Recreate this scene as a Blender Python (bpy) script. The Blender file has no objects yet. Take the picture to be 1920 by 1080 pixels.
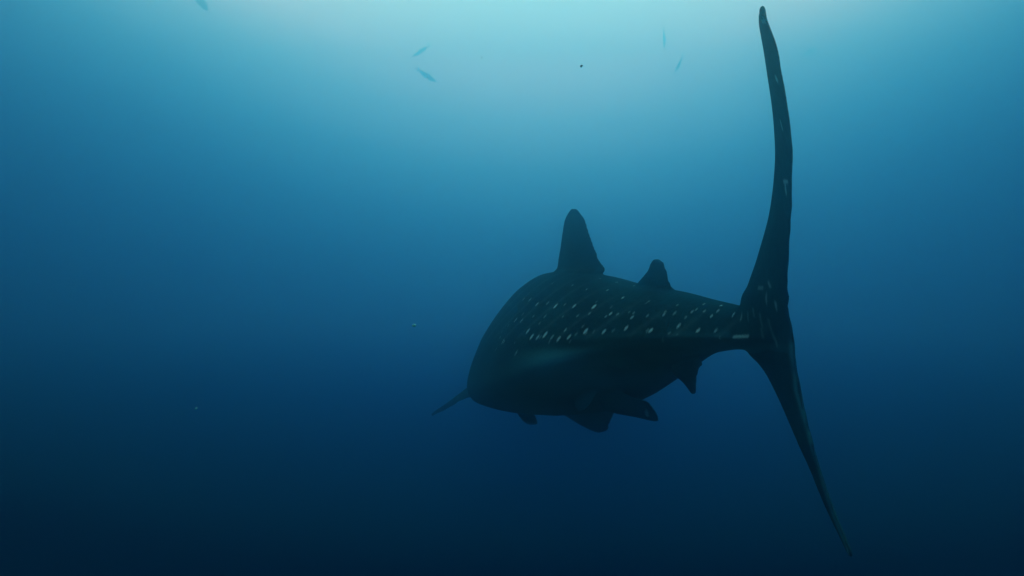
import bpy, bmesh, math, random
import numpy as np
from mathutils import Vector

random.seed(7)
rng = np.random.RandomState(7)
scene = bpy.context.scene
COL = scene.collection

# ---------------------------------------------------------------- camera (level, underwater wide lens)
cam_data = bpy.data.cameras.new('camera')
cam_data.sensor_width = 36.0
cam_data.lens = 26.0
cam_data.clip_start = 0.05
cam_data.clip_end = 500.0
cam = bpy.data.objects.new('camera', cam_data)
cam.location = (0, 0, 0)
cam.rotation_euler = (math.radians(90), 0, 0)
COL.objects.link(cam)
scene.camera = cam

# ---------------------------------------------------------------- daylight filtered down through open water
GLOW_ELEV, GLOW_AZ = math.radians(51), math.radians(2.8)
GLOW = (math.cos(GLOW_ELEV) * math.sin(GLOW_AZ), math.cos(GLOW_ELEV) * math.cos(GLOW_AZ), math.sin(GLOW_ELEV))
world = bpy.data.worlds.new('World')
scene.world = world
world.use_nodes = True
nt = world.node_tree
nt.nodes.clear()
out = nt.nodes.new('ShaderNodeOutputWorld')
bg = nt.nodes.new('ShaderNodeBackground')
tc = nt.nodes.new('ShaderNodeTexCoord')
dot = nt.nodes.new('ShaderNodeVectorMath'); dot.operation = 'DOT_PRODUCT'
dot.inputs[1].default_value = GLOW
mr = nt.nodes.new('ShaderNodeMapRange')
mr.inputs['From Min'].default_value = -0.5
mr.inputs['From Max'].default_value = 1.0
ramp = nt.nodes.new('ShaderNodeValToRGB')
ramp.color_ramp.interpolation = 'LINEAR'
RADIANCE = [(-0.5, (0, 0.001815, 0.006408)), (0.2975, (0, 0.00605, 0.02136)), (0.3451, (0, 0.01352, 0.03378)), (0.4055, (0, 0.01734, 0.04953)), (0.4663, (0, 0.01999, 0.06983)), (0.5263, (0, 0.02582, 0.10948)), (0.5847, (0, 0.02597, 0.16235)), (0.6405, (8e-05, 0.08047, 0.22817)), (0.6928, (0.01633, 0.1557, 0.36292)), (0.741, (0.2725, 0.56236, 0.63567)), (0.7845, (1.74635, 1.2463, 1.01231)), (0.8231, (5.31465, 1.74509, 1.01024)), (0.8568, (5.00627, 2.141, 1.27212)), (0.9068, (3.5, 2.24805, 1.27212)), (1, (0.8, 1.1, 1.15))]

els = ramp.color_ramp.elements
for i, (c, col) in enumerate(RADIANCE):
    p = (c + 0.5) / 1.5
    if i < 2:
        e = els[i]; e.position = p
    else:
        e = els.new(p)
    e.color = (*col, 1)
nt.links.new(tc.outputs['Generated'], dot.inputs[0])
nt.links.new(dot.outputs['Value'], mr.inputs['Value'])
nt.links.new(mr.outputs['Result'], ramp.inputs['Fac'])
nt.links.new(ramp.outputs['Color'], bg.inputs['Color'])
bg.inputs['Strength'].default_value = 1.0
nt.links.new(bg.outputs['Background'], out.inputs['Surface'])

sun_data = bpy.data.lights.new('sun', 'SUN')
sun_data.energy = 0.5
sun_data.angle = math.radians(24)
sun_data.color = (0.10, 0.75, 1.0)
sun = bpy.data.objects.new('sun', sun_data)
sun.rotation_euler = Vector(GLOW).to_track_quat('Z', 'Y').to_euler()
sun.location = (0, 3, 9)
COL.objects.link(sun)

vs = scene.view_settings
scene.display_settings.display_device = 'sRGB'
vs.view_transform = 'Standard'
vs.look = 'None'
vs.exposure = 0.0
vs.gamma = 1.0
vs.use_curve_mapping = False
scene.render.engine = 'CYCLES'
cy = scene.cycles
cy.use_denoising = True
cy.max_bounces = 14
cy.diffuse_bounces = 3
cy.glossy_bounces = 3
cy.volume_bounces = 10
cy.sample_clamp_indirect = 4.0


# ---------------------------------------------------------------- helpers
def link_mesh(name, verts, faces, mat=None, parent=None, smooth=True):
    me = bpy.data.meshes.new(name)
    me.from_pydata([tuple(v) for v in verts], [], faces)
    me.update()
    ob = bpy.data.objects.new(name, me)
    COL.objects.link(ob)
    if mat:
        me.materials.append(mat)
    if smooth:
        me.polygons.foreach_set('use_smooth', [True] * len(me.polygons))
    if parent:
        ob.parent = parent
    return ob


def catmull(xs, ys, x):
    """smooth (monotone cubic) interpolation of rows of ys at increasing xs"""
    xs = np.asarray(xs, float); ys = np.asarray(ys, float)
    if ys.ndim == 1:
        ys = ys[:, None]
    h = np.diff(xs)[:, None]
    d = np.diff(ys, axis=0) / h
    m = np.zeros_like(ys)
    m[0], m[-1] = d[0], d[-1]
    a, b = d[:-1], d[1:]
    same = (a * b) > 0
    w1 = 2 * h[1:] + h[:-1]; w2 = h[1:] + 2 * h[:-1]
    with np.errstate(divide='ignore', invalid='ignore'):
        hm = (w1 + w2) / (w1 / a + w2 / b)
    m[1:-1] = np.where(same, hm, 0)
    x = np.clip(np.asarray(x, float), xs[0], xs[-1])
    i = np.clip(np.searchsorted(xs, x) - 1, 0, len(xs) - 2)
    t = ((x - xs[i]) / (xs[i + 1] - xs[i]))[:, None]
    hh = (xs[i + 1] - xs[i])[:, None]
    return ((2 * t**3 - 3 * t**2 + 1) * ys[i] + (t**3 - 2 * t**2 + t) * hh * m[i]
            + (-2 * t**3 + 3 * t**2) * ys[i + 1] + (t**3 - t**2) * hh * m[i + 1])


def loop_faces(n_rings, n, caps=True):
    faces = []
    for r in range(n_rings - 1):
        for k in range(n):
            a = r * n + k; b = r * n + (k + 1) % n
            faces.append((a, b, b + n, a + n))
    if caps:
        faces.append(tuple(reversed(range(n))))
        faces.append(tuple(range((n_rings - 1) * n, n_rings * n)))
    return faces


def add_loft(bm, rings):
    n = len(rings[0])
    vs_ = [bm.verts.new(tuple(p)) for r in rings for p in r]
    for f in loop_faces(len(rings), n):
        try:
            bm.faces.new([vs_[i] for i in f])
        except ValueError:
            pass


def fin_rings(rows, steps=5, n=22, camber=0.0, ragged=0.0, seed=0):
    """rings of aerofoil sections between a leading and a trailing edge line, root to tip"""
    A = np.array([list(a) + list(b) + [t] for a, b, t in rows], float)
    s = np.arange(len(A))
    x = np.linspace(0, len(A) - 1, (len(A) - 1) * steps + 1)
    B = catmull(s, A, x)
    r = np.random.RandomState(seed)
    jag = np.convolve(r.randn(len(B) + 4), [1, 2, 1], 'same')[2:-2] * ragged
    rings = []
    for i, row in enumerate(B):
        le, te, th = row[0:3], row[3:6], row[6]
        up = (B[min(i + 1, len(B) - 1)] - B[max(i - 1, 0)])
        span = (up[0:3] + up[3:6]); span /= max(np.linalg.norm(span), 1e-6)
        ch = te - le
        te = te + ch / max(np.linalg.norm(ch), 1e-6) * jag[i]
        ch = te - le
        nrm = np.cross(ch, span); nrm /= max(np.linalg.norm(nrm), 1e-6)
        pts = []
        for k in range(n):
            a = 2 * math.pi * k / n
            u = 0.5 - 0.5 * math.cos(a)               # 0 at the leading edge, 1 at the trailing edge
            prof = math.sqrt(max(u, 0)) * (1 - u) ** 0.8 * 1.75 + 0.12 * math.sin(math.pi * u)
            side = 1 if a < math.pi else -1
            off = side * th * 0.5 * prof + camber * th * math.sin(math.pi * u)
            pts.append(le + ch * u + nrm * off)
        rings.append(pts)
    return rings


# ---------------------------------------------------------------- materials
def new_mat(name):
    m = bpy.data.materials.new(name)
    m.use_nodes = True
    t = m.node_tree
    t.nodes.clear()
    o = t.nodes.new('ShaderNodeOutputMaterial')
    b = t.nodes.new('ShaderNodeBsdfPrincipled')
    t.links.new(b.outputs['BSDF'], o.inputs['Surface'])
    return m, t, b, o


def shark_skin():
    m, t, b, o = new_mat('whale_shark_skin')
    N = t.nodes.new; L = t.links.new
    tcn = N('ShaderNodeTexCoord')
    n1 = N('ShaderNodeTexNoise'); n1.inputs['Scale'].default_value = 3.2; n1.inputs['Detail'].default_value = 6
    n2 = N('ShaderNodeTexNoise'); n2.inputs['Scale'].default_value = 38; n2.inputs['Detail'].default_value = 5
    L(tcn.outputs['Object'], n1.inputs['Vector']); L(tcn.outputs['Object'], n2.inputs['Vector'])
    cr = N('ShaderNodeValToRGB')
    cr.color_ramp.elements[0].position = 0.3; cr.color_ramp.elements[0].color = (0.002, 0.020, 0.030, 1)
    cr.color_ramp.elements[1].position = 0.72; cr.color_ramp.elements[1].color = (0.006, 0.068, 0.078, 1)
    L(n1.outputs['Fac'], cr.inputs['Fac'])
    mul = N('ShaderNodeMix'); mul.data_type = 'RGBA'; mul.blend_type = 'MULTIPLY'
    mul.inputs['Factor'].default_value = 0.55
    cr2 = N('ShaderNodeValToRGB')
    cr2.color_ramp.elements[0].position = 0.32; cr2.color_ramp.elements[0].color = (0.35, 0.38, 0.38, 1)
    cr2.color_ramp.elements[1].position = 0.66; cr2.color_ramp.elements[1].color = (1.35, 1.35, 1.3, 1)
    L(n2.outputs['Fac'], cr2.inputs['Fac'])
    L(cr.outputs['Color'], mul.inputs['A']); L(cr2.outputs['Color'], mul.inputs['B'])
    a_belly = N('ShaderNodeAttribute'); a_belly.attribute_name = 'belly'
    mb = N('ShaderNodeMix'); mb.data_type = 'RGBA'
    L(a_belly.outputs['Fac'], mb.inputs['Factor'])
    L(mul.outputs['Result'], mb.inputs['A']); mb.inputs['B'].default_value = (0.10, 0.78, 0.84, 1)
    a_spot = N('ShaderNodeAttribute'); a_spot.attribute_name = 'spots'
    ms = N('ShaderNodeMix'); ms.data_type = 'RGBA'
    L(a_spot.outputs['Fac'], ms.inputs['Factor'])
    L(mb.outputs['Result'], ms.inputs['A']); ms.inputs['B'].default_value = (0.34, 0.90, 0.86, 1)
    L(ms.outputs['Result'], b.inputs['Base Color'])
    b.inputs['Roughness'].default_value = 0.62
    b.inputs['Specular IOR Level'].default_value = 0.0
    b.inputs['Specular Tint'].default_value = (0.25, 0.85, 1.0, 1)
    bump = N('ShaderNodeBump'); bump.inputs['Strength'].default_value = 0.35
    bump.inputs['Distance'].default_value = 0.012
    L(n2.outputs['Fac'], bump.inputs['Height']); L(bump.outputs['Normal'], b.inputs['Normal'])
    return m


def plain_skin(name, c0, c1, scale=12, rough=0.6):
    m, t, b, o = new_mat(name)
    N = t.nodes.new; L = t.links.new
    tcn = N('ShaderNodeTexCoord')
    n1 = N('ShaderNodeTexNoise'); n1.inputs['Scale'].default_value = scale; n1.inputs['Detail'].default_value = 4
    L(tcn.outputs['Object'], n1.inputs['Vector'])
    cr = N('ShaderNodeValToRGB')
    cr.color_ramp.elements[0].position = 0.3; cr.color_ramp.elements[0].color = (*c0, 1)
    cr.color_ramp.elements[1].position = 0.7; cr.color_ramp.elements[1].color = (*c1, 1)
    L(n1.outputs['Fac'], cr.inputs['Fac']); L(cr.outputs['Color'], b.inputs['Base Color'])
    b.inputs['Roughness'].default_value = rough
    b.inputs['Specular IOR Level'].default_value = 0.2
    return m


SKIN = shark_skin()
FISH = plain_skin('fish_scales', (0.10, 0.10, 0.12), (0.18, 0.19, 0.22))
REMORA = plain_skin('remora_skin', (0.02, 0.025, 0.03), (0.045, 0.05, 0.055))
SPECK_DARK = plain_skin('dark_detritus', (0.03, 0.04, 0.03), (0.09, 0.10, 0.07), 90, 0.9)
SPECK_PALE = plain_skin('pale_detritus', (0.10, 0.62, 0.60), (0.16, 0.8, 0.78), 90, 0.9)
_pb = next(n for n in SPECK_PALE.node_tree.nodes if n.type == 'BSDF_PRINCIPLED')
_pb.inputs['Subsurface Weight'].default_value = 1.0      # watery jelly, light passes through it
_pb.inputs['Subsurface Radius'].default_value = (0.01, 0.01, 0.01)
_pb.inputs['Subsurface Scale'].default_value = 1.0

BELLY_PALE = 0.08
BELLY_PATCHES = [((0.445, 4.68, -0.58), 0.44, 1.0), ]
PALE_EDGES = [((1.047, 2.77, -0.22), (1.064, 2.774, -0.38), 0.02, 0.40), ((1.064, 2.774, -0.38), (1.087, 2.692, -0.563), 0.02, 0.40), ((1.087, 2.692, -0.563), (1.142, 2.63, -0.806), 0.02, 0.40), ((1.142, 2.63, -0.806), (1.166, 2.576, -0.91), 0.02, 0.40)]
# white spots of the skin, in metres: x, y, z, radius, strength
SPOTS = [
    (0.579, 4.874, 0.063, 0.011, 0.35),
    (0.658, 4.642, 0.037, 0.0125, 0.8),
    (0.725, 4.39, 0.013, 0.011, 0.9),
    (0.483, 4.792, -0.009, 0.013, 0.6),
    (0.586, 4.542, -0.013, 0.0143, 0.7),
    (0.639, 4.261, -0.055, 0.0154, 0.8),
    (0.091, 5.796, -0.088, 0.0209, 0.3),
    (0.136, 5.611, -0.088, 0.0228, 0.45),
    (0.181, 5.363, -0.118, 0.0242, 0.7),
    (0.25, 5.183, -0.105, 0.021, 0.3),
    (0.295, 5.015, -0.122, 0.0271, 0.95),
    (0.349, 4.892, -0.109, 0.0154, 0.35),
    (0.399, 4.746, -0.115, 0.0235, 0.75),
    (0.498, 4.493, -0.113, 0.0263, 1),
    (0.566, 4.245, -0.147, 0.0172, 0.8),
    (0.651, 4.012, -0.159, 0.0163, 0.7),
    (0.619, 4.013, -0.217, 0.0199, 0.95),
    (0.711, 3.792, -0.218, 0.0188, 1),
    (0.522, 4.201, -0.247, 0.0208, 0.95),
    (0.437, 4.392, -0.256, 0.0257, 1),
    (0.027, 5.599, -0.242, 0.0252, 0.4),
    (0.071, 5.441, -0.239, 0.0245, 0.35),
    (0.111, 5.189, -0.302, 0.0281, 0.65),
    (0.135, 5.07, -0.333, 0.0274, 0.85),
    (0.172, 4.968, -0.331, 0.0246, 0.6),
    (0.218, 4.878, -0.308, 0.0308, 0.95),
    (0.257, 4.76, -0.316, 0.0236, 0.35),
    (0.294, 4.66, -0.319, 0.0252, 0.75),
    (0.334, 4.641, -0.264, 0.0188, 0.6),
    (0.35, 4.545, -0.301, 0.0246, 0.8),
    (0.388, 4.48, -0.28, 0.0182, 0.18),
    (0.189, 5.073, -0.241, 0.016, 0.18),
    (-0.069, 5.604, -0.404, 0.0227, 0.4),
    (0.475, 4.303, -0.254, 0.0175, 0.15),
    (0.734, 3.968, -0.071, 0.011, 0.3),
    (0.297, 5.428, 0.035, 0.0147, 0.25),
    (0.412, 5.052, 0.018, 0.0159, 0.25),
    (0.564, 4.117, -0.237, 0.0167, 0.15),
    (0.77, 3.753, -0.135, 0.0135, 0.5),
    (0.809, 3.591, -0.184, 0.0162, 1),
    (0.838, 3.566, -0.141, 0.0112, 0.35),
    (0.864, 3.436, -0.198, 0.0155, 0.8),
    (0.912, 3.311, -0.191, 0.0134, 0.4),
    (0.878, 3.524, -0.102, 0.011, 0.45),
    (0.912, 3.384, -0.129, 0.011, 0.75),
    (0.958, 3.386, -0.079, 0.011, 0.8),
    (0.966, 3.229, -0.115, 0.011, 0.6),
    (0.978, 3.154, -0.125, 0.011, 0.35),
    (-0.091, 5.733, -0.38, 0.0129, 0.4),
    (-0.06, 5.571, -0.406, 0.0151, 0.3),
    (0.028, 5.223, -0.459, 0.0235, 0.25),
    (-0.029, 5.703, -0.288, 0.0154, 0.15),
    (-0.123, 5.7, -0.473, 0.0154, 0.15),
    (0.772, 3.63, -0.222, 0.0131, 0.2),
    (0.826, 3.698, -0.085, 0.011, 0.3),
    (0.911, 3.511, -0.076, 0.011, 0.35),
    (0.819, 2.405, 0.872, 0.011, 0.7),
    (0.893, 2.496, 0.706, 0.011, 0.4),
    (0.946, 2.597, 0.573, 0.011, 0.35),
    (0.987, 2.67, 0.36, 0.011, 0.5),
    (1.014, 2.841, -0.066, 0.011, 0.35),
    (0.998, 2.903, -0.042, 0.011, 0.25),
    (0.864, 4.739, -0.806, 0.0278, 0.95),
    (1.17, 2.571, -0.923, 0.011, 0.25),
    (0.699, 3.82, -0.218, 0.0138, 0.19),
    (0.575, 4.291, -0.111, 0.0135, 0.14),
    (0.722, 3.975, -0.08, 0.011, 0.18),
    (0.241, 4.767, -0.347, 0.015, 0.2),
    (-0.079, 5.775, -0.341, 0.0156, 0.1),
    (0.796, 3.562, -0.223, 0.011, 0.17),
    (0.912, 3.252, -0.216, 0.011, 0.11),
    (0.08, 5.518, -0.195, 0.0174, 0.19),
    (0.749, 3.673, -0.262, 0.011, 0.07),
    (0.019, 5.325, -0.392, 0.011, 0.13),
    (0.165, 4.982, -0.334, 0.0112, 0.12),
    (0.514, 4.514, -0.085, 0.0122, 0.2),
    (0.438, 4.372, -0.268, 0.0158, 0.16),
    (0.354, 4.506, -0.325, 0.0142, 0.14),
    (0.427, 4.453, -0.231, 0.0161, 0.18),
    (0.188, 4.929, -0.327, 0.02, 0.13),
    (0.698, 3.811, -0.225, 0.012, 0.16),
    (0.579, 4.295, -0.105, 0.011, 0.08),
    (0.286, 4.67, -0.327, 0.011, 0.12),
    (0.646, 4.072, -0.132, 0.0128, 0.19),
    (0.152, 5.261, -0.201, 0.0142, 0.47),
    (0.226, 5.058, -0.193, 0.0205, 0.27),
    (0.328, 4.786, -0.186, 0.0129, 0.34),
    (0.408, 4.602, -0.173, 0.0166, 0.29),
    (0.469, 4.482, -0.155, 0.0162, 0.48),
    (0.542, 4.273, -0.163, 0.0135, 0.44),
    (0.595, 4.171, -0.147, 0.015, 0.43),
    (0.662, 4.025, -0.136, 0.0127, 0.3),
    (0.711, 3.884, -0.146, 0.0123, 0.47),
    (0.777, 3.755, -0.122, 0.0118, 0.37),
    (0.807, 3.672, -0.124, 0.0149, 0.28),
    (0.863, 3.542, -0.112, 0.0128, 0.47),
    (0.899, 3.456, -0.107, 0.011, 0.38),
    (0.936, 3.362, -0.104, 0.011, 0.48),
]
STREAKS = [
    ((0.947, 3.157, -0.209), (0.976, 3.063, -0.2), 0.008, 0.55),
    ((0.995, 2.988, 0.0), (0.997, 2.943, 0.0), 0.008, 0.3),
    ((1.002, 2.888, 0.021), (1.003, 2.874, 0.006), 0.008, 0.4),
    ((0.992, 2.959, -0.107), (0.999, 2.953, -0.153), 0.008, 0.22),
    ((0.999, 2.962, -0.167), (1.004, 2.962, -0.196), 0.008, 0.22),
    ((1.007, 2.902, -0.126), (1.025, 2.9, -0.188), 0.008, 0.2),
    ((1.025, 2.9, -0.188), (1.033, 2.884, -0.225), 0.008, 0.28),
    ((0.98, 3.074, -0.106), (0.98, 3.068, -0.133), 0.008, 0.2),
    ((0.984, 3.02, -0.087), (0.985, 3.009, -0.113), 0.008, 0.2),
    ((0.985, 2.679, 0.386), (0.985, 2.647, 0.38), 0.008, 0.5),
    ((0.819, 2.418, 0.872), (0.827, 2.4, 0.872), 0.008, 0.6),
]

# ---------------------------------------------------------------- the whale shark
#  depth y : centre x, half width, top z, bottom z, ridge height (-1..1), how barrel-like (0 peduncle, 1 trunk)
BODY = [
    (2.96, 1.035, 0.030, -0.110, -0.235, -0.30, 0.0),
    (3.10, 1.030, 0.060, -0.090, -0.262, -0.42, 0.0),
    (3.30, 1.010, 0.100, -0.077, -0.275, -0.45, 0.0),
    (3.60, 0.950, 0.165, -0.050, -0.318, -0.42, 0.15),
    (3.95, 0.877, 0.260, -0.014, -0.390, -0.33, 0.35),
    (4.50, 0.745, 0.420, 0.028, -0.545, -0.20, 0.65),
    (5.00, 0.615, 0.535, 0.088, -0.715, -0.08, 0.85),
    (5.50, 0.485, 0.625, 0.125, -0.890, 0.00, 0.95),
    (6.10, 0.360, 0.690, 0.135, -1.055, 0.04, 1.0),
    (6.70, 0.290, 0.705, 0.095, -1.125, 0.05, 1.0),
    (7.30, 0.255, 0.690, 0.050, -1.110, 0.06, 1.0),
    (7.90, 0.250, 0.680, -0.010, -1.070, 0.06, 1.0),
    (8.50, 0.270, 0.640, -0.110, -0.980, 0.04, 1.0),
    (9.00, 0.290, 0.520, -0.250, -0.880, 0.00, 1.0),
    (9.30, 0.300, 0.330, -0.390, -0.780, 0.00, 0.8),
    (9.42, 0.305, 0.100, -0.500, -0.660, 0.00, 0.5),
]
TRUNK = [(1.0, 0.0), (0.97, 0.13), (0.87, 0.28), (0.69, 0.43), (0.38, 0.63), (0.05, 0.80),
         (-0.20, 0.89), (-0.42, 0.955), (-0.63, 0.99), (-0.79, 0.93), (-0.90, 0.70), (-0.97, 0.38), (-1.0, 0.0)]
PED = [(1.0, 0.0), (0.94, 0.28), (0.76, 0.52), (0.50, 0.70), (0.20, 0.82), (-0.10, 0.92),
       (-0.30, 0.98), (-0.50, 1.0), (-0.66, 0.90), (-0.80, 0.70), (-0.91, 0.45), (-0.98, 0.20), (-1.0, 0.0)]


def body_rings(n_len=230, n_half=64):
    B = np.array(BODY)
    ys = np.linspace(B[0, 0], B[-1, 0], n_len)
    R = catmull(B[:, 0], B[:, 1:], ys)
    T = np.array(TRUNK); Q = np.array(PED)
    tt = np.linspace(0, 1, n_half + 1)
    idx = np.linspace(0, 1, len(T))
    t1 = catmull(idx, T, tt); q1 = catmull(idx, Q, tt)
    rings = []
    for y, (cx, w, zt, zb, rh, m) in zip(ys, R):
        prof = t1 * m + q1 * (1 - m)
        zc, hh = (zt + zb) / 2, (zt - zb) / 2
        h = prof[:, 0]; wx = prof[:, 1].copy()
        fade = min(1.0, max(0.10, (5.6 - y) / 1.8))
        for (h0, amp, sg) in ((rh, 0.017, 0.06), (rh + (0.92 - rh) * 0.42, 0.012, 0.05), (rh + (0.95 - rh) * 0.74, 0.009, 0.05)):
            wx = wx + fade * amp * np.exp(-((h - h0) / sg) ** 2) * (wx > 0.02)
        wx = wx - fade * 0.016 * np.exp(-((h - (rh - 0.17)) / 0.10) ** 2) * (wx > 0.02)
        keel = max(0.0, 1 - abs(y - 3.25) / 0.75)
        wx = wx + keel * 0.20 * np.exp(-((h - rh) / 0.13) ** 2)
        right = [(cx + w * wx[k], y, zc + hh * h[k]) for k in range(n_half + 1)]
        left = [(cx - w * wx[k], y, zc + hh * h[k]) for k in range(n_half - 1, 0, -1)]
        rings.append([np.array(p) for p in right + left])
    return rings


FINS = {
    'upper_lobe': [
        ((1.02, 3.2, -0.231), (1.052, 2.86, -0.206), 0.1),
        ((1.015, 3.26, -0.141), (1.042, 2.8, -0.121), 0.11),
        ((1.023, 3.27, -0.047), (1.033, 2.76, -0.04), 0.1),
        ((1.042, 3.24, 0.012), (1.023, 2.74, 0.01), 0.085),
        ((1.047, 3.15, 0.114), (1.018, 2.72, 0.098), 0.07),
        ((1.051, 3.03, 0.262), (1.003, 2.66, 0.23), 0.055),
        ((1.042, 2.95, 0.362), (0.992, 2.62, 0.321), 0.047),
        ((1.019, 2.85, 0.493), (0.973, 2.56, 0.443), 0.042),
        ((0.975, 2.75, 0.634), (0.939, 2.5, 0.577), 0.036),
        ((0.921, 2.65, 0.745), (0.897, 2.44, 0.686), 0.032),
        ((0.875, 2.57, 0.834), (0.86, 2.4, 0.779), 0.028),
        ((0.833, 2.49, 0.898), (0.824, 2.38, 0.858), 0.024),
        ((0.819, 2.44, 0.915), (0.81, 2.37, 0.889), 0.022),
        ((0.811, 2.41, 0.921), (0.803, 2.37, 0.906), 0.02),
    ],
    'lower_lobe': [
        ((1.012, 3.22, -0.07), (1.057, 2.84, -0.061), 0.09),
        ((1.019, 3.25, -0.164), (1.05, 2.78, -0.14), 0.1),
        ((1.033, 3.24, -0.269), (1.051, 2.75, -0.228), 0.1),
        ((1.06, 3.17, -0.32), (1.057, 2.76, -0.279), 0.085),
        ((1.079, 3.13, -0.361), (1.061, 2.76, -0.318), 0.075),
        ((1.094, 3.03, -0.448), (1.069, 2.74, -0.405), 0.06),
        ((1.106, 2.95, -0.532), (1.079, 2.71, -0.488), 0.046),
        ((1.119, 2.88, -0.613), (1.088, 2.68, -0.57), 0.036),
        ((1.137, 2.82, -0.691), (1.105, 2.66, -0.652), 0.028),
        ((1.148, 2.75, -0.773), (1.124, 2.63, -0.74), 0.024),
        ((1.162, 2.7, -0.837), (1.14, 2.6, -0.806), 0.022),
        ((1.178, 2.63, -0.91), (1.159, 2.56, -0.886), 0.02),
        ((1.179, 2.58, -0.941), (1.171, 2.55, -0.93), 0.018),
    ],
    'first_dorsal': [
        ((0.305, 6.05, -0.022), (0.581, 5.1, -0.018), 0.28),
        ((0.339, 6.02, 0.095), (0.597, 5.05, 0.08), 0.19),
        ((0.358, 5.98, 0.138), (0.631, 4.97, 0.115), 0.15),
        ((0.368, 5.93, 0.162), (0.627, 5.0, 0.137), 0.11),
        ((0.377, 5.88, 0.246), (0.593, 5.08, 0.212), 0.095),
        ((0.387, 5.84, 0.316), (0.573, 5.13, 0.277), 0.085),
        ((0.397, 5.79, 0.417), (0.547, 5.2, 0.375), 0.07),
        ((0.412, 5.72, 0.528), (0.518, 5.28, 0.487), 0.055),
        ((0.434, 5.62, 0.575), (0.491, 5.36, 0.549), 0.045),
        ((0.448, 5.55, 0.594), (0.468, 5.45, 0.584), 0.03),
    ],
    'second_dorsal': [
        ((0.713, 4.58, -0.066), (0.874, 3.96, -0.057), 0.26),
        ((0.728, 4.53, -0.026), (0.87, 3.97, -0.023), 0.15),
        ((0.748, 4.45, 0.016), (0.859, 4.0, 0.014), 0.075),
        ((0.777, 4.38, 0.063), (0.851, 4.03, 0.058), 0.06),
        ((0.797, 4.3, 0.109), (0.848, 4.07, 0.103), 0.05),
        ((0.798, 4.24, 0.147), (0.837, 4.1, 0.142), 0.04),
        ((0.805, 4.2, 0.164), (0.816, 4.13, 0.161), 0.025),
    ],
    'anal': [
        ((0.879, 4.12, -0.342), (0.92, 3.7, -0.307), 0.07),
        ((0.878, 4.1, -0.39), (0.929, 3.64, -0.346), 0.06),
        ((0.884, 4.1, -0.423), (0.929, 3.6, -0.371), 0.05),
        ((0.884, 4.06, -0.468), (0.921, 3.66, -0.422), 0.045),
        ((0.907, 3.98, -0.494), (0.916, 3.66, -0.454), 0.038),
        ((0.918, 3.88, -0.518), (0.916, 3.67, -0.49), 0.032),
        ((0.921, 3.78, -0.542), (0.918, 3.7, -0.531), 0.024),
    ],
    'right_pelvic': [
        ((0.6, 5.2, -0.769), (0.717, 4.85, -0.664), 0.08),
        ((0.65, 5.15, -0.847), (0.771, 4.75, -0.702), 0.07),
        ((0.725, 5.03, -0.856), (0.81, 4.7, -0.701), 0.058),
        ((0.818, 4.93, -0.86), (0.852, 4.65, -0.711), 0.048),
        ((0.881, 4.85, -0.864), (0.876, 4.64, -0.733), 0.04),
        ((0.924, 4.8, -0.865), (0.904, 4.66, -0.773), 0.032),
        ((0.946, 4.77, -0.86), (0.93, 4.71, -0.818), 0.024),
    ],
    'left_pelvic': [
        ((0.478, 5.3, -0.669), (0.601, 4.9, -0.618), 0.07),
        ((0.454, 5.25, -0.776), (0.559, 4.85, -0.682), 0.05),
        ((0.438, 5.15, -0.824), (0.523, 4.9, -0.76), 0.035),
        ((0.458, 5.08, -0.85), (0.493, 4.96, -0.815), 0.022),
    ],
    'right_pectoral': [
        ((0.225, 7.8, -1.012), (1.064, 7.2, -0.908), 0.14),
        ((0.305, 7.7, -1.166), (1.034, 7.1, -1.049), 0.12),
        ((0.568, 7.5, -1.314), (0.976, 7.05, -1.2), 0.09),
        ((0.706, 7.42, -1.386), (0.945, 7.05, -1.271), 0.07),
        ((0.793, 7.33, -1.416), (0.928, 7.07, -1.325), 0.055),
        ((0.847, 7.25, -1.422), (0.911, 7.1, -1.372), 0.04),
    ],
    'left_pectoral': [
        ((-0.135, 7.5, -0.946), (-0.127, 7.05, -1.057), 0.12),
        ((-0.405, 7.6, -1.003), (-0.366, 7.25, -1.072), 0.08),
        ((-0.525, 7.75, -1.095), (-0.5, 7.45, -1.128), 0.055),
        ((-0.636, 7.95, -1.192), (-0.611, 7.7, -1.221), 0.04),
        ((-0.746, 8.15, -1.287), (-0.722, 7.95, -1.313), 0.03),
        ((-0.849, 8.35, -1.373), (-0.828, 8.2, -1.395), 0.024),
        ((-0.925, 8.5, -1.446), (-0.908, 8.4, -1.46), 0.02),
    ],
}

bm = bmesh.new()
add_loft(bm, body_rings())
add_loft(bm, fin_rings(FINS['upper_lobe'], ragged=0.0022, seed=3))
add_loft(bm, fin_rings(FINS['lower_lobe'], ragged=0.0015, seed=4, camber=0.25))
add_loft(bm, fin_rings(FINS['first_dorsal'], ragged=0.004, seed=5))
add_loft(bm, fin_rings(FINS['second_dorsal'], ragged=0.003, seed=6))
add_loft(bm, fin_rings(FINS['anal'], ragged=0.002, seed=7))
add_loft(bm, fin_rings(FINS['right_pelvic'], ragged=0.002, seed=8))
add_loft(bm, fin_rings(FINS['left_pelvic'], ragged=0.002, seed=9))
add_loft(bm, fin_rings(FINS['right_pectoral'], ragged=0.003, seed=10))
add_loft(bm, fin_rings(FINS['left_pectoral'], ragged=0.003, seed=11))
bmesh.ops.recalc_face_normals(bm, faces=bm.faces)
raw = bpy.data.meshes.new('shark_raw')
bm.to_mesh(raw)
bm.free()
tmp = bpy.data.objects.new('shark_raw', raw)
COL.objects.link(tmp)
rm = tmp.modifiers.new('remesh', 'REMESH'); rm.mode = 'VOXEL'; rm.voxel_size = 0.008; rm.use_smooth_shade = True
sm = tmp.modifiers.new('smooth', 'SMOOTH'); sm.factor = 0.5; sm.iterations = 10
dg = bpy.context.evaluated_depsgraph_get()
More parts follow.
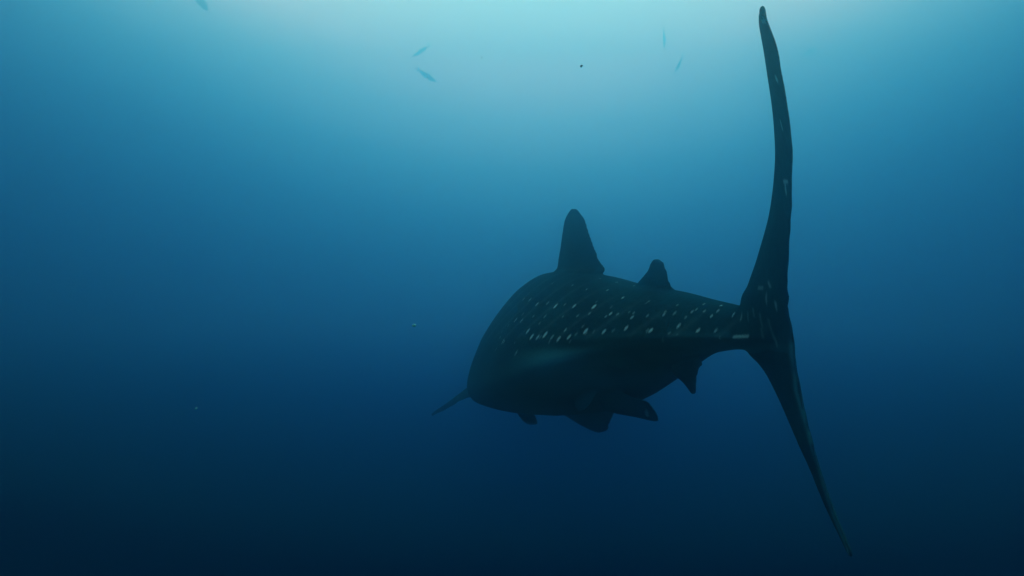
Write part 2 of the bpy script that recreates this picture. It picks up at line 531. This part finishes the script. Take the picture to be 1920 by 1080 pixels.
skin_me = bpy.data.meshes.new_from_object(tmp.evaluated_get(dg), depsgraph=dg)
bpy.data.objects.remove(tmp)
skin_me.name = 'whale_shark'
shark = bpy.data.objects.new('whale_shark', skin_me)
COL.objects.link(shark)
shark['label'] = 'huge dark whale shark with rows of white spots and a tall narrow tail, swimming away'
shark['category'] = 'whale shark'
skin_me.materials.clear()
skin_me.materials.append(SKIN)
skin_me.polygons.foreach_set('use_smooth', [True] * len(skin_me.polygons))

nv = len(skin_me.vertices)
co = np.empty(nv * 3, np.float32); skin_me.vertices.foreach_get('co', co); co = co.reshape(-1, 3).astype(float)
B = np.array(BODY)
fr = catmull(B[:, 0], B[:, 1:], np.clip(co[:, 1], 2.96, 9.42))
zc = (fr[:, 2] + fr[:, 3]) / 2; hh = np.maximum((fr[:, 2] - fr[:, 3]) / 2, 0.02)
hrel = (co[:, 2] - zc) / hh - fr[:, 4]                 # height above the lowest side ridge, in half heights
side = co[:, 0] - fr[:, 0]
on_body = (np.abs(side) < fr[:, 1] * 1.2) & (np.abs(co[:, 2] - zc) < hh * 1.15)
sstep = lambda a, b, v: np.clip((v - a) / (b - a), 0, 1) ** 2 * (3 - 2 * np.clip((v - a) / (b - a), 0, 1))
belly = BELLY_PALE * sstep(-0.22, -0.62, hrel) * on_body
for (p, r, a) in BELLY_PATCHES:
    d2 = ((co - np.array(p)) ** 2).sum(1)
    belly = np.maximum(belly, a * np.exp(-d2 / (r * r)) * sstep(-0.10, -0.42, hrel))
for (p, q, r, a) in PALE_EDGES:                          # paler tint along the rear margin of the lower lobe
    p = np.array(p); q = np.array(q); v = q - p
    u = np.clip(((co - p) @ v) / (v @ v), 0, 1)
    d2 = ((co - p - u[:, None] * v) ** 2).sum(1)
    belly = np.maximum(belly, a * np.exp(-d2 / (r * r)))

spots = np.zeros(nv)




def stamp(p, r, a, soft=0.35):
    near = np.where((np.abs(co - p) < r * 2.6).all(1))[0]
    if len(near):                                        # spots are drawn out along the slanting skin bars
        v = co[near] - p
        tilt = math.radians(float(np.interp(p[1], (3.3, 4.2, 5.2, 6.5), (42, 40, 30, 12))))
        u = v @ np.array((0.0, -math.sin(tilt), math.cos(tilt))) if p[1] > 3.3 else v[:, 2]
        d = np.sqrt((u / 1.9) ** 2 + ((v ** 2).sum(1) - u ** 2) / 0.40 ** 2) / r
        spots[near] = np.maximum(spots[near], a * (1 - sstep(1 - soft, 1 + soft, d)))


def stamp_line(p, q, r, a):
    p = np.array(p); q = np.array(q); v = q - p
    u = np.clip(((co - p) @ v) / (v @ v), 0, 1)
    d = np.sqrt(((co - p - u[:, None] * v) ** 2).sum(1)) / r
    spots[:] = np.maximum(spots, a * (1 - sstep(0.5, 1.4, d)))


for (x, y, z, r, a) in SPOTS:
    stamp(np.array((x, y, z)), r * 1.35, a ** 0.6)
    cx = float(np.interp(y, B[:, 0], B[:, 1]))
    if x < cx and y > 3.2:                               # the other flank carries the same rows
        stamp(np.array((2 * cx - x, y + 0.05, z)), r * 1.4, a * 0.8)
for (p, q, r, a) in STREAKS:
    stamp_line(p, q, r, a)
# dim pale bars that run down the flanks between the rows of spots
s_len = co[:, 1] + 1.14 * co[:, 2]
bar = np.clip(np.sin(s_len * 2 * math.pi / 0.30 + 1.1 * np.sin(co[:, 1] * 2.3)), 0, 1) ** 6
bars = 0.07 * bar * sstep(-0.05, 0.08, hrel) * sstep(1.3, 0.6, hrel) * on_body
spots = np.clip(np.maximum(spots, bars), 0, 1)

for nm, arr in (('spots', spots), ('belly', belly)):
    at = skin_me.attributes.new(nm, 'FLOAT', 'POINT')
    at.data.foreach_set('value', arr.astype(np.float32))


# ---------------------------------------------------------------- fish
def fish_mesh(name, length, bend, depth=0.27, thick=0.13, mat=FISH):
    """one continuous fish: lofted body with forked tail and fins; head at +x, bend curves the tail sideways"""
    b = bmesh.new()
    prof = [(0.50, 0.012), (0.47, 0.22), (0.42, 0.45), (0.32, 0.80), (0.18, 1.0), (0.02, 0.96), (-0.14, 0.72),
            (-0.28, 0.40), (-0.37, 0.17), (-0.41, 0.11), (-0.43, 0.12)]
    rings = []
    for (x, k) in prof:
        ring = []
        for j in range(12):
            a = 2 * math.pi * j / 12
            ring.append(np.array((x * length, thick * length * 0.5 * max(k, 0.05) * math.cos(a), depth * length * 0.5 * k * math.sin(a))))
        rings.append(ring)
    add_loft(b, rings)

    def plate(pts, th):
        a = [b.verts.new((x * length, th, z * length)) for x, z in pts]
        c = [b.verts.new((x * length, -th, z * length)) for x, z in pts]
        b.faces.new(a); b.faces.new(list(reversed(c)))
        for i in range(len(pts)):
            j = (i + 1) % len(pts)
            b.faces.new((a[j], a[i], c[i], c[j]))
    t = 0.004 * length
    plate([(-0.40, 0.02), (-0.46, 0.08), (-0.56, 0.19), (-0.50, 0.06), (-0.47, 0.0), (-0.50, -0.06), (-0.56, -0.18), (-0.46, -0.08), (-0.40, -0.02)], t)
    plate([(0.16, 0.10), (0.06, 0.135), (-0.02, 0.125), (-0.20, 0.085), (-0.33, 0.055), (-0.30, 0.03), (-0.1, 0.08)], t)
    plate([(0.02, -0.10), (-0.06, -0.135), (-0.12, -0.11), (-0.33, -0.05), (-0.30, -0.03), (-0.1, -0.07)], t)
    for v in b.verts:                                    # swimming bend towards the tail
        u = (0.3 * length - v.co.x) / length
        if u > 0:
            v.co.y += bend * length * u * u
    bmesh.ops.recalc_face_normals(b, faces=b.faces)
    me = bpy.data.meshes.new(name)
    b.to_mesh(me); b.free()
    me.materials.append(mat)
    return me


def place_fish(name, me, loc, heading, up, label, cat, group=None):
    """heading: unit vector of the snout; up: rough direction of the back"""
    ob = bpy.data.objects.new(name, me)
    x = Vector(heading).normalized()
    z = Vector(up); z = (z - x * z.dot(x)).normalized()
    y = z.cross(x)
    from mathutils import Matrix
    m = Matrix(((x.x, y.x, z.x), (x.y, y.y, z.y), (x.z, y.z, z.z))).to_4x4()
    m.translation = Vector(loc)
    ob.matrix_world = m
    COL.objects.link(ob)
    ob['label'] = label; ob['category'] = cat
    if group:
        ob['group'] = group
    return ob


GRP = 'faint fish near the surface'
place_fish('fish', fish_mesh('fish_a', 1.12, 0.10), (-10.91, 25.68, 10.08), (0.62, 0.1, -0.80), (0.6, -0.3, 0.5),
           'dim grey fish cut off by the top edge, far left of all the others', 'fish', GRP)
place_fish('fish', fish_mesh('fish_b', 0.86, -0.50, 0.17), (-3.83, 31.03, 9.91), (-0.85, 0.2, -0.42), (-0.3, -0.55, 0.75),
           'arched thin fish, upper of the two fish left of the bright glow', 'fish', GRP)
place_fish('fish', fish_mesh('fish_c', 0.92, 0.14, 0.21), (-3.34, 28.89, 8.29), (0.84, 0.0, -0.52), (0.4, -0.5, 0.75),
           'spindle shaped fish nosing down, lower of the two fish left of the bright glow', 'fish', GRP)
place_fish('fish', fish_mesh('fish_d', 0.84, 0.12, 0.20), (6.62, 32.1, 10.86), (0.05, 0.3, -0.95), (0.5, 0.8, 0.1),
           'slim faint fish hanging upright, left of the raised tail tip', 'fish', GRP)
place_fish('fish', fish_mesh('fish_e', 0.82, 0.16, 0.16), (7.02, 31.03, 9.37), (-0.46, 0.3, -0.84), (0.6, 0.7, 0.2),
           'slim faint fish slanting down to the left, below the upright fish', 'fish', GRP)
place_fish('fish', fish_mesh('fish_f', 0.80, 0.12, 0.22), (12.91, 32.1, 10.25), (0.80, 0.3, 0.52), (-0.3, -0.3, 0.85),
           'barely visible fish in the haze to the right of the raised tail tip', 'fish', GRP)

rem = place_fish('remora', fish_mesh('remora_body', 0.25, 0.10, 0.42, 0.30, REMORA), (0.115, 6.40, -1.105), (0.80, -0.1, -0.52), (0.4, 0.0, 0.8),
                 'small dark remora hanging under the belly of the whale shark', 'remora')


# ---------------------------------------------------------------- drifting specks
def speck(loc, r, mat, label, seed, stretch=1.0):
    b = bmesh.new()
    bmesh.ops.create_icosphere(b, subdivisions=2, radius=r)
    rr = random.Random(seed)
    for v in b.verts:
        v.co *= 0.75 + 0.5 * rr.random()
        v.co.x *= stretch
    me = bpy.data.meshes.new('drifting_particle')
    b.to_mesh(me); b.free()
    me.materials.append(mat)
    ob = bpy.data.objects.new('drifting_particle', me)
    ob.location = loc
    ob.rotation_euler = (0, -0.6, 0)
    COL.objects.link(ob)
    ob['label'] = label; ob['category'] = 'particle'; ob['group'] = 'specks drifting in the water'


speck((0.15, 1.6, 0.48), 0.0023, SPECK_DARK, 'tiny dark speck floating in the pale water right of the bright glow', 1, 1.3)
speck((-0.172, 1.3, -0.066), 0.0027, SPECK_PALE, 'tiny pale speck floating in blue water left of the shark', 2, 1.3)
speck((-0.598, 1.4, -0.228), 0.0019, SPECK_PALE, 'tiny pale speck floating low in the dark water at lower left', 3, 1.5)
speck((-0.082, 2.0, 0.623), 0.0013, SPECK_DARK, 'very small dark speck in the middle of the bright glow', 4, 1.2)

# ---------------------------------------------------------------- the turbid water itself
hz = bmesh.new()
bmesh.ops.create_cube(hz, size=1.0)
for v in hz.verts:
    v.co.x *= 76; v.co.y *= 76; v.co.z *= 14.4
hme = bpy.data.meshes.new('haze')
hz.to_mesh(hme); hz.free()
haze = bpy.data.objects.new('haze', hme)
haze.location = (0, 0, 5.0)
COL.objects.link(haze)
haze['kind'] = 'stuff'
hm = bpy.data.materials.new('murky_water')
hm.use_nodes = True
ht = hm.node_tree
ht.nodes.clear()
ho = ht.nodes.new('ShaderNodeOutputMaterial')
hv = ht.nodes.new('ShaderNodeVolumePrincipled')
hv.inputs['Color'].default_value = (0.25, 0.76, 0.92, 1)
hv.inputs['Density'].default_value = 0.105
hv.inputs['Anisotropy'].default_value = 0.951
ht.links.new(hv.outputs['Volume'], ho.inputs['Volume'])
hme.materials.append(hm)
